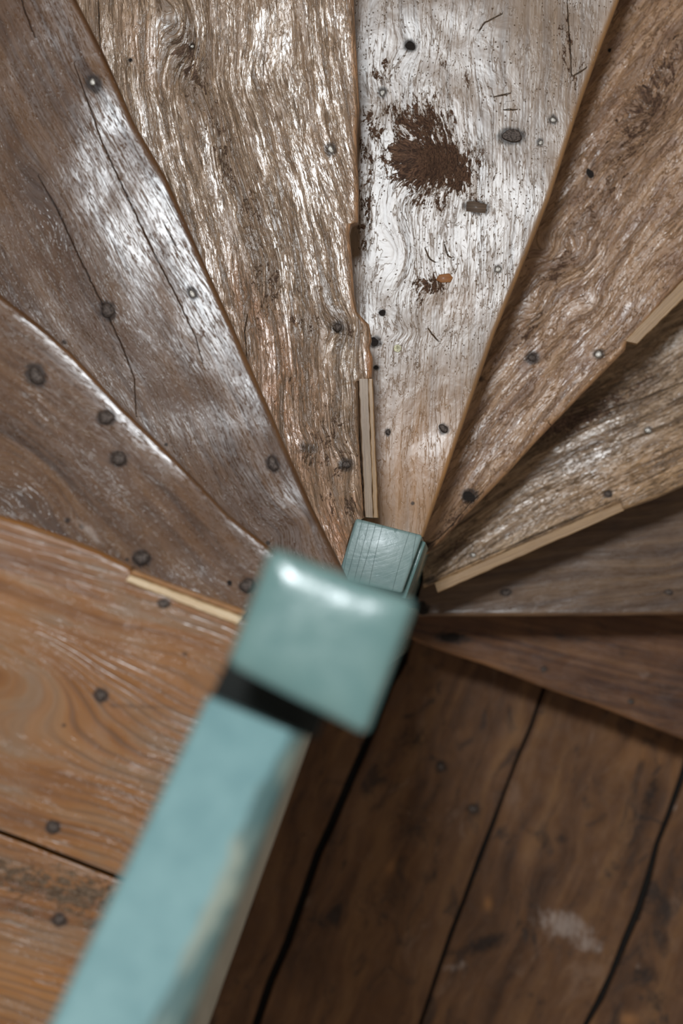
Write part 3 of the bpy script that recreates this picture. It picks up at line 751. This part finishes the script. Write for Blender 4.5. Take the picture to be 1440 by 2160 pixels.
# ------------------------------------------------------------------ steps
LAB = {
 'A': 'lowest dark reddish brown winder step just above the floorboards',
 'B': 'narrow brown worn step with a pale front edge running level, second above the floorboards',
 'C': 'tan cracked winder step with a long front batten and a deep split',
 'D': 'knotty pinkish tan winder step full of swirling burr grain, right of the silvery step',
 'E': 'smooth silvery shining winder step with a big dark rotted patch and a steel screw',
 'F': 'heavily weathered step with white flecked cracked grain and a short batten by the green post',
 'G': 'dark brown winder step with a long split beside its pale worn front edge',
 'H': 'umber brown winder step with five big dark nail heads, just below the orange landing',
}
order = ['A', 'B', 'C', 'D', 'E', 'F', 'G', 'H', 'L']
def ramp_tilt(p, gx, gy, rad, z):
    c = at(p[0], p[1], z)
    def f(X, Y):
        dx, dy = X-c[0], Y-c[1]
        return (gx*dx+gy*dy)*np.exp(-(dx*dx+dy*dy)/rad**2)
    return f
TILT = {'C': ramp_tilt((1250, 860), 0.045, -0.05, 0.16, ZC)}
WN = {'B': (-0.0011, 0.007), 'G': (0.0025, 0.045), 'H': (0.0012, 0.010), 'E': (0.0004, 0.008), 'F': (0.0006, 0.01)}
UND = dict(A=.001, B=.0014, C=.0022, D=.0026, E=.0020, F=.0022, G=.0018, H=.0018)
TH = 0.032
root = {}
for i, k in enumerate(order[:-1]):
    nx = order[i+1]; z = ZZ[k]
    back = offset(W[nx], 0.010, 0.040)
    if k == 'E':
        pass
    c = W[k][0]
    root[k] = tag(empty('winder_step', (c[0], c[1], z-0.18)), LAB[k], 'stair step', 'winder steps turning around the newel')
    me = mesh_from('tread', [board_arrays(W[k], back, z, TH, GR[k], rnd=0.0055, N=300, M=150, und=UND[k], seed=31+i*5,
                    edge_tint=0.65 if k in 'EF' else (0.3 if k in 'CDA' else 0.08), dense=dens(k), tilt=TILT.get(k), wn=WN.get(k, (0.0006, 0.01)))], tuple(root[k].location))
    ob = link('tread', me, M[k], root[k], tuple(root[k].location))
    # riser under this tread's front edge, standing on the board below
    ra = offset(W[k], 0.006, 0.022); rb = offset(W[k], 0.009, 0.038)
    tt = np.linspace(0, 1, 24)
    ra = resample(ra, tt); rb = resample(rb, tt)
    poly = np.vstack([ra, rb[::-1]])
    zb = z-0.18
    me = prism(poly, zb, z-TH, 0, org=tuple(root[k].location))
    link('riser', me, M['riser'], root[k], tuple(root[k].location))
ra = resample(offset(W['L'], 0.006, 0.022), np.linspace(0, 1, 24)); rb = resample(offset(W['L'], 0.009, 0.038), np.linspace(0, 1, 24))
link('riser', prism(np.vstack([ra, rb[::-1]]), ZH, ZL-0.034, 0), M['riser'], up)

# battens nailed along worn front edges
batten((916, 1229), (923, 1250), (1310, 1058), (1316, 1077), ZC+0.0015, 0.024, M['batten'], root['C'], seed=3, label='pale pine batten')
batten((1318, 718), (1343, 725), (1500, 528), (1524, 548), ZD+0.001, 0.024, M['batten'], root['D'], seed=4, label='pale pine batten')
batten((756, 799), (776, 799), (770, 1091), (787, 1092), ZFF+0.0025, 0.030, M['battgrey'], root['F'], seed=5, label='greyish varnished batten')
batten((776.5, 799), (785, 799), (787.5, 1092), (797, 1092), ZFF+0.0015, 0.029, M['batten'], root['F'], seed=6, name='batten_edge', label='bright yellow pine edge')
batten((265, 1226), (274, 1212), (500, 1318), (511, 1300), ZL+0.006, 0.034, M['battpale'], up, seed=7, bevel=0.0015, label='pale new pine batten')
batten((274.5, 1211), (281, 1202), (511.5, 1299), (518, 1289), ZL+0.004, 0.034, M['battorange'], up, seed=8, bevel=0.002, name='batten_edge', label='orange front edge of the pale batten')

def SK(k):
    return (UND[k], 31+order.index(k)*5, WN.get(k, (0.0006, 0.01)), TILT.get(k), W[k])
heads(root['A'], ZA, [(950, 1345, 9, 'hole', 2), (1147, 1412, 6, 'rust'), (1330, 1480, 6, 'rust')], SK('A'))
heads(root['B'], ZB, [(1067, 1250, 8, 'rust', 1.3), (1410, 1249, 7, 'rust', 1.2), (888, 1276, 7, 'hole', 1.5), (893, 1290, 7, 'hole', 1.6)], SK('B'))
heads(root['C'], ZC, [(1366, 908, 6, 'nail', 1.3), (1282, 1042, 7, 'rust', 1.2), (998, 1171, 5, 'nail')], SK('C'))
heads(root['D'], ZD, [(1122, 755, 9, 'rust'), (1262, 747, 7, 'nail', 1.3, -40), (988, 1047, 10, 'hole', 1.3), (1244, 366, 7, 'hole', 1.5, 70), (1285, 106, 4, 'hole'), (1280, 145, 3.5, 'hole')], SK('D'))
heads(root['E'], ZE, [(865, 97, 10, 'hole'), (806, 196, 7, 'nail'), (1166, 253, 6.5, 'nail'), (1140, 301, 5.5, 'nail'), (1080, 287, 15, 'bolt', 1.25, 5),
     (1050, 568, 6.5, 'nail', 1.2, -40), (806, 660, 6, 'hole', 1.3), (838, 735, 8.5, 'screw'), (935, 904, 8, 'rust', 1.3, 50), (818, 912, 5, 'rust', 1.3, 60), (789, 721, 9, 'hole'), (793, 775, 4.5, 'hole')], SK('E'))
heads(root['F'], ZFF, [(697, 315, 7, 'nail', 1.2, 70), (713, 690, 8, 'rust'), (730, 980, 9, 'rust'), (405, 98, 4, 'nail'), (275, 127, 3.5, 'hole')], SK('F'))
heads(root['G'], ZG, [(195, 173, 6.5, 'nail', 1.3, 60), (405, 620, 6.5, 'nail', 1.3, 60), (227, 655, 13, 'rust', 1.3, 60), (575, 979, 11, 'rust', 1.4, 60)], SK('G'))
heads(root['H'], ZH, [(76, 793, 15, 'rust', 1.3, 50), (224, 881, 14, 'rust', 1.25, 25), (251, 968, 14, 'rust', 1.15, 10), (298, 1178, 15, 'rust', 1.1), (520, 1236, 14, 'rust', 1.1), (484, 1229, 5, 'hole')], SK('H'))
heads(up, ZL, [(345, 1273, 9, 'rust', 1.6), (213, 1467, 12, 'rust'), (112, 1745, 13, 'rust')], (0.0016, 21, (0, .01), None, W['L']))
heads(up, ZL, [(125, 1940, 12, 'rust')], (0.0018, 22, (0, .01), None, W['L']))
heads(fl, 0, [(997, 1706, 7, 'rust', 1.3), (930, 1617, 7, 'rust')], (0.0016, 2, (0, .01), None, W['L']))

pl = at(1004, 437, ZE)
pme = prism([(-.0125, -.006), (.0125, -.0075), (.0135, .0045), (-.004, .0075), (-.0125, .0065)], -0.004, 0.0, 0.0005, 1)
link('wood_plug', pme, M['plug'], root['E'], (pl[0], pl[1], surf(pl, ZE, SK('E'))+0.0004), -0.06)
# orange splinter lying on the silvery step
sp = at(936, 586, ZE); spz = surf(sp, ZE, SK('E'))
me = prism([(-.0105, -.002), (-.004, -.006), (.008, -.0065), (.0115, -.001), (.007, .005), (-.006, .0045)], 0, 0.002, 0.0006, 1)
o = link('wood_chip', me, M['chip'], None, (sp[0], sp[1], spz+0.0002), 0.1)
tag(o, 'small orange wood splinter lying on the silvery step below its rotted patch', 'wood chip')

# ------------------------------------------------------------------ painted posts and rail
def post_poly(pxs, z): return [at(x, y, z) for x, y in pxs]
# short post among the treads
ang = math.atan2(-(1130-1095), (890-750))       # its edge direction in plan
zt = ZFF+0.022
bc = at(806, 1180, zt)
u = np.array([math.cos(ang), math.sin(ang)]); vv = np.array([-u[1], u[0]])
TL, TR = at(750, 1093, zt), at(891, 1129, zt)
u = (TR-TL)/np.linalg.norm(TR-TL)
dn = at(845, 1258, zt)-TR; dn /= np.linalg.norm(dn)
Lb = 0.074
poly = [TL, TR, TR+dn*Lb, at(722, 1190, zt)+dn*0.018]
pe = tag(empty('stair_post', (TL[0], TL[1], 0)), 'short square sage green post with a brush-marked flat top, wedged between the steps', 'post')
rotz = math.atan2(u[1], u[0])
cR, sR = math.cos(-rotz), math.sin(-rotz)
def loc2(p, o): d = np.array(p)-np.array(o); return (d[0]*cR-d[1]*sR, d[0]*sR+d[1]*cR)
lp = [loc2(p, TL) for p in poly]
me = prism(lp[::-1], 0.0, zt, 0.0035, 3)
link('shaft', me, M['tealpost'], pe, (TL[0], TL[1], 0), rotz)
# lower casing along its right face
c0 = TR+dn*0.006; c1 = TR+dn*(Lb+0.005)
nr = np.array([-dn[1], dn[0]]); nr = nr if nr@u > 0 else -nr
me = prism([loc2(p, TL) for p in [c0, c1, c1+nr*0.006, c0+nr*0.006]], 0.0, zt-0.03, 0.0015, 2)
link('side_board', me, M['teal'], pe, (TL[0], TL[1], 0), rotz)

# main newel with cap
zc = CAM_Z-2.2
cc = [at(x, y, zc) for x, y in [(570, 1152), (877, 1268), (772, 1552), (476, 1400)]]
ctr = sum(cc)/4
ne = tag(empty('newel_post', (ctr[0], ctr[1], 0)), 'tall sage green newel post with a blurred square cap nearest the camera', 'newel post')
uu = (cc[1]-cc[0]); uu /= np.linalg.norm(uu)
th = math.atan2(uu[1], uu[0])
cR, sR = math.cos(-th), math.sin(-th)
def crowned(poly, z, prof, r):
    """square block whose top edges fall away gently; prof = (inset, dz) from the foot up"""
    P = [np.array(p) for p in poly]; m = len(P); V = []; Fc = []
    cen = sum(P)/m
    def ring(ins):
        out = []
        for i in range(m):
            a, b, c = P[i-1], P[i], P[(i+1) % m]
            ua = (a-b)/np.linalg.norm(a-b); uc = (c-b)/np.linalg.norm(c-b)
            b2 = b+(ua+uc)*ins
            rr = r+ins*0.3
            p0, p1 = b2+ua*rr, b2+uc*rr
            for t in np.linspace(0, 1, 7): out.append((1-t)**2*p0+2*t*(1-t)*b2+t*t*p1)
        return out
    for ins, dz in prof:
        V += [(q[0], q[1], z+dz) for q in ring(ins)]
    n = m*7
    for k_ in range(len(prof)-1):
        for i in range(n):
            j_ = (i+1) % n; Fc.append((k_*n+i, k_*n+j_, (k_+1)*n+j_, (k_+1)*n+i))
    Fc.append(tuple(range(n-1, -1, -1))); Fc.append(tuple(range((len(prof)-1)*n, len(prof)*n)))
    import bmesh
    me = bpy.data.meshes.new('cap'); me.from_pydata(V, [], Fc)
    bm = bmesh.new(); bm.from_mesh(me); bmesh.ops.recalc_face_normals(bm, faces=bm.faces); bm.to_mesh(me); bm.free()
    smooth(me, 40)
    return me
me = crowned([loc2(p, ctr) for p in cc], zc, [(0.002, -0.036), (0, -0.034), (0, -0.0105), (0.0008, -0.0075), (0.0025, -0.0050), (0.0055, -0.0032), (0.009, -0.0021), (0.013, -0.0011), (0.018, -0.0004), (0.025, 0.0)], 0.007)
link('cap', me, M['teal'], ne, (ctr[0], ctr[1], 0), th)
hs = 0.036
me = prism([(-hs, -hs), (hs, -hs), (hs, hs), (-hs, hs)], 0.0, zc-0.036, 0.004, 2)
link('shaft', me, M['teal'], ne, (ctr[0], ctr[1], 0), th)

# near-black block, painted in as the cap's shadow where the rail starts
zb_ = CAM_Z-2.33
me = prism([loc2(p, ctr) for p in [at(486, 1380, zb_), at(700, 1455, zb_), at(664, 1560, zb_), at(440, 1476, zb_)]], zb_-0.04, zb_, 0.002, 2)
link('cap_shadow_block', me, M['capshade'], ne, (ctr[0], ctr[1], 0), th)
# handrail rising away from the newel
def rail():
    import bmesh
    Z0, Z1 = 2.285, 2.16
    p0l, p0r = at(407, 1545, CAM_Z-Z0), at(642, 1540, CAM_Z-Z0)
    zs, ze = CAM_Z-Z0, CAM_Z-Z1
    a0 = at(525, 1490, zs)                    # at the newel
    L0, R0 = at(436, 1470, zs), at(642, 1554, zs)
    L1, R1 = at(96, 2180, ze), at(372, 2180+40, ze)
    # square the ends across the run
    c0_, c1_ = (L0+R0)/2, (L1+R1)/2
    run = c1_-c0_; ln = np.linalg.norm(run); d = run/ln; n = np.array([-d[1], d[0]])
    w0 = abs((R0-L0)@n); w1 = abs((R1-L1)@n)
    n = n if (R0-L0)@n > 0 else -n
    V = []; Fc = []; wr = []
    N = 70
    ext = 1.6
    slope = (ze-zs)/ln
    prof = []
    def arc(cx, cz, r, a0_, a1_, m=6): return [(cx+r*math.cos(a), cz+r*math.sin(a)) for a in np.linspace(a0_, a1_, m)]
    for i in range(N+1):
        t = i/N*ext
        c = c0_+d*ln*t; z = zs+slope*ln*t; hw = (w0*(1-min(t, 1))+w1*min(t, 1))/2
        r1, r2 = 0.007, 0.016
        sec = arc(-hw+r1, -r1, r1, math.pi, math.pi/2)+[(-hw*0.4, 0.0003), (0, 0.0006), (hw*0.35, 0.0003)]+arc(hw-r2, -r2, r2, math.pi/2, 0, 8)+[(hw, -0.034), (hw-0.006, -0.046), (-hw+0.006, -0.046), (-hw, -0.034)]
        m = len(sec)
        for s_, z_ in sec:
            q = c+n*s_
            V.append((t*ln, s_, z+z_))
            wr.append(max(0.0, min(1.0, (s_-(hw-0.020-0.016*min(t, 1)))/0.012)))
        if i:
            b = (i-1)*m
            for j in range(m): Fc.append((b+j, b+(j+1) % m, b+m+(j+1) % m, b+m+j))
    Fc.append(tuple(range(m))); Fc.append(tuple(range(N*m+m-1, N*m-1, -1)))
    me = bpy.data.meshes.new('handrail')
    # local frame: x along the run, y across (to the right of the picture)
    me.from_pydata(V, [], Fc)
    a = me.attributes.new('wear', 'FLOAT', 'POINT'); a.data.foreach_set('value', wr)
    X = Vector((d[0], d[1], 0)); Y = Vector((n[0], n[1], 0)); Zv = Vector((0, 0, 1))
    flip = X.cross(Y).z < 0
    if flip:
        for vt in me.vertices: vt.co.y *= -1
        Y = -Y
    bm = bmesh.new(); bm.from_mesh(me); bmesh.ops.recalc_face_normals(bm, faces=bm.faces); bm.to_mesh(me); bm.free()
    smooth(me, 40)
    o = link('handrail', me, M['rail'])
    o.location = (c0_[0], c0_[1], 0)
    o.rotation_euler = (0, 0, math.atan2(X.y, X.x))
    tag(o, 'sage green painted handrail with flaking right edge running from the capped newel', 'handrail')
    return c0_, d, ln, zs, slope
c0_, d_, ln_, zs_, sl_ = rail()

# cream guard board between landing and handrail
def guard():
    A0, A1 = at(668, 1522, ZL), at(440, 2160, ZL)
    dd = (A1-A0); L = np.linalg.norm(dd); dd /= L
    nn = np.array([-dd[1], dd[0]]); nn = nn if nn[0] < 0 else -nn
    ext = L*1.45
    n = 30; V = []; Fc = []
    for i in range(n+1):
        s = ext*i/n
        top = zs_+sl_*max(0, (A0+dd*s-c0_)@d_)-0.047
        for off, z in ((0.0, ZL), (0.0, top), (0.02, top), (0.02, ZL)):
            q = A0+dd*s+nn*off; V.append((q[0], q[1], z))
        if i:
            b = (i-1)*4
            for j in range(4): Fc.append((b+j, b+(j+1) % 4, b+4+(j+1) % 4, b+4+j))
    Fc.append((0, 1, 2, 3)); Fc.append((n*4+3, n*4+2, n*4+1, n*4))
    import bmesh
    me = bpy.data.meshes.new('guard_board'); me.from_pydata(V, [], Fc)
    bm = bmesh.new(); bm.from_mesh(me); bmesh.ops.recalc_face_normals(bm, faces=bm.faces); bm.to_mesh(me); bm.free()
    o = link('guard_board', me, M['cream'])
    tag(o, 'cream painted guard board standing on the landing edge under the green handrail', 'panel')
guard()
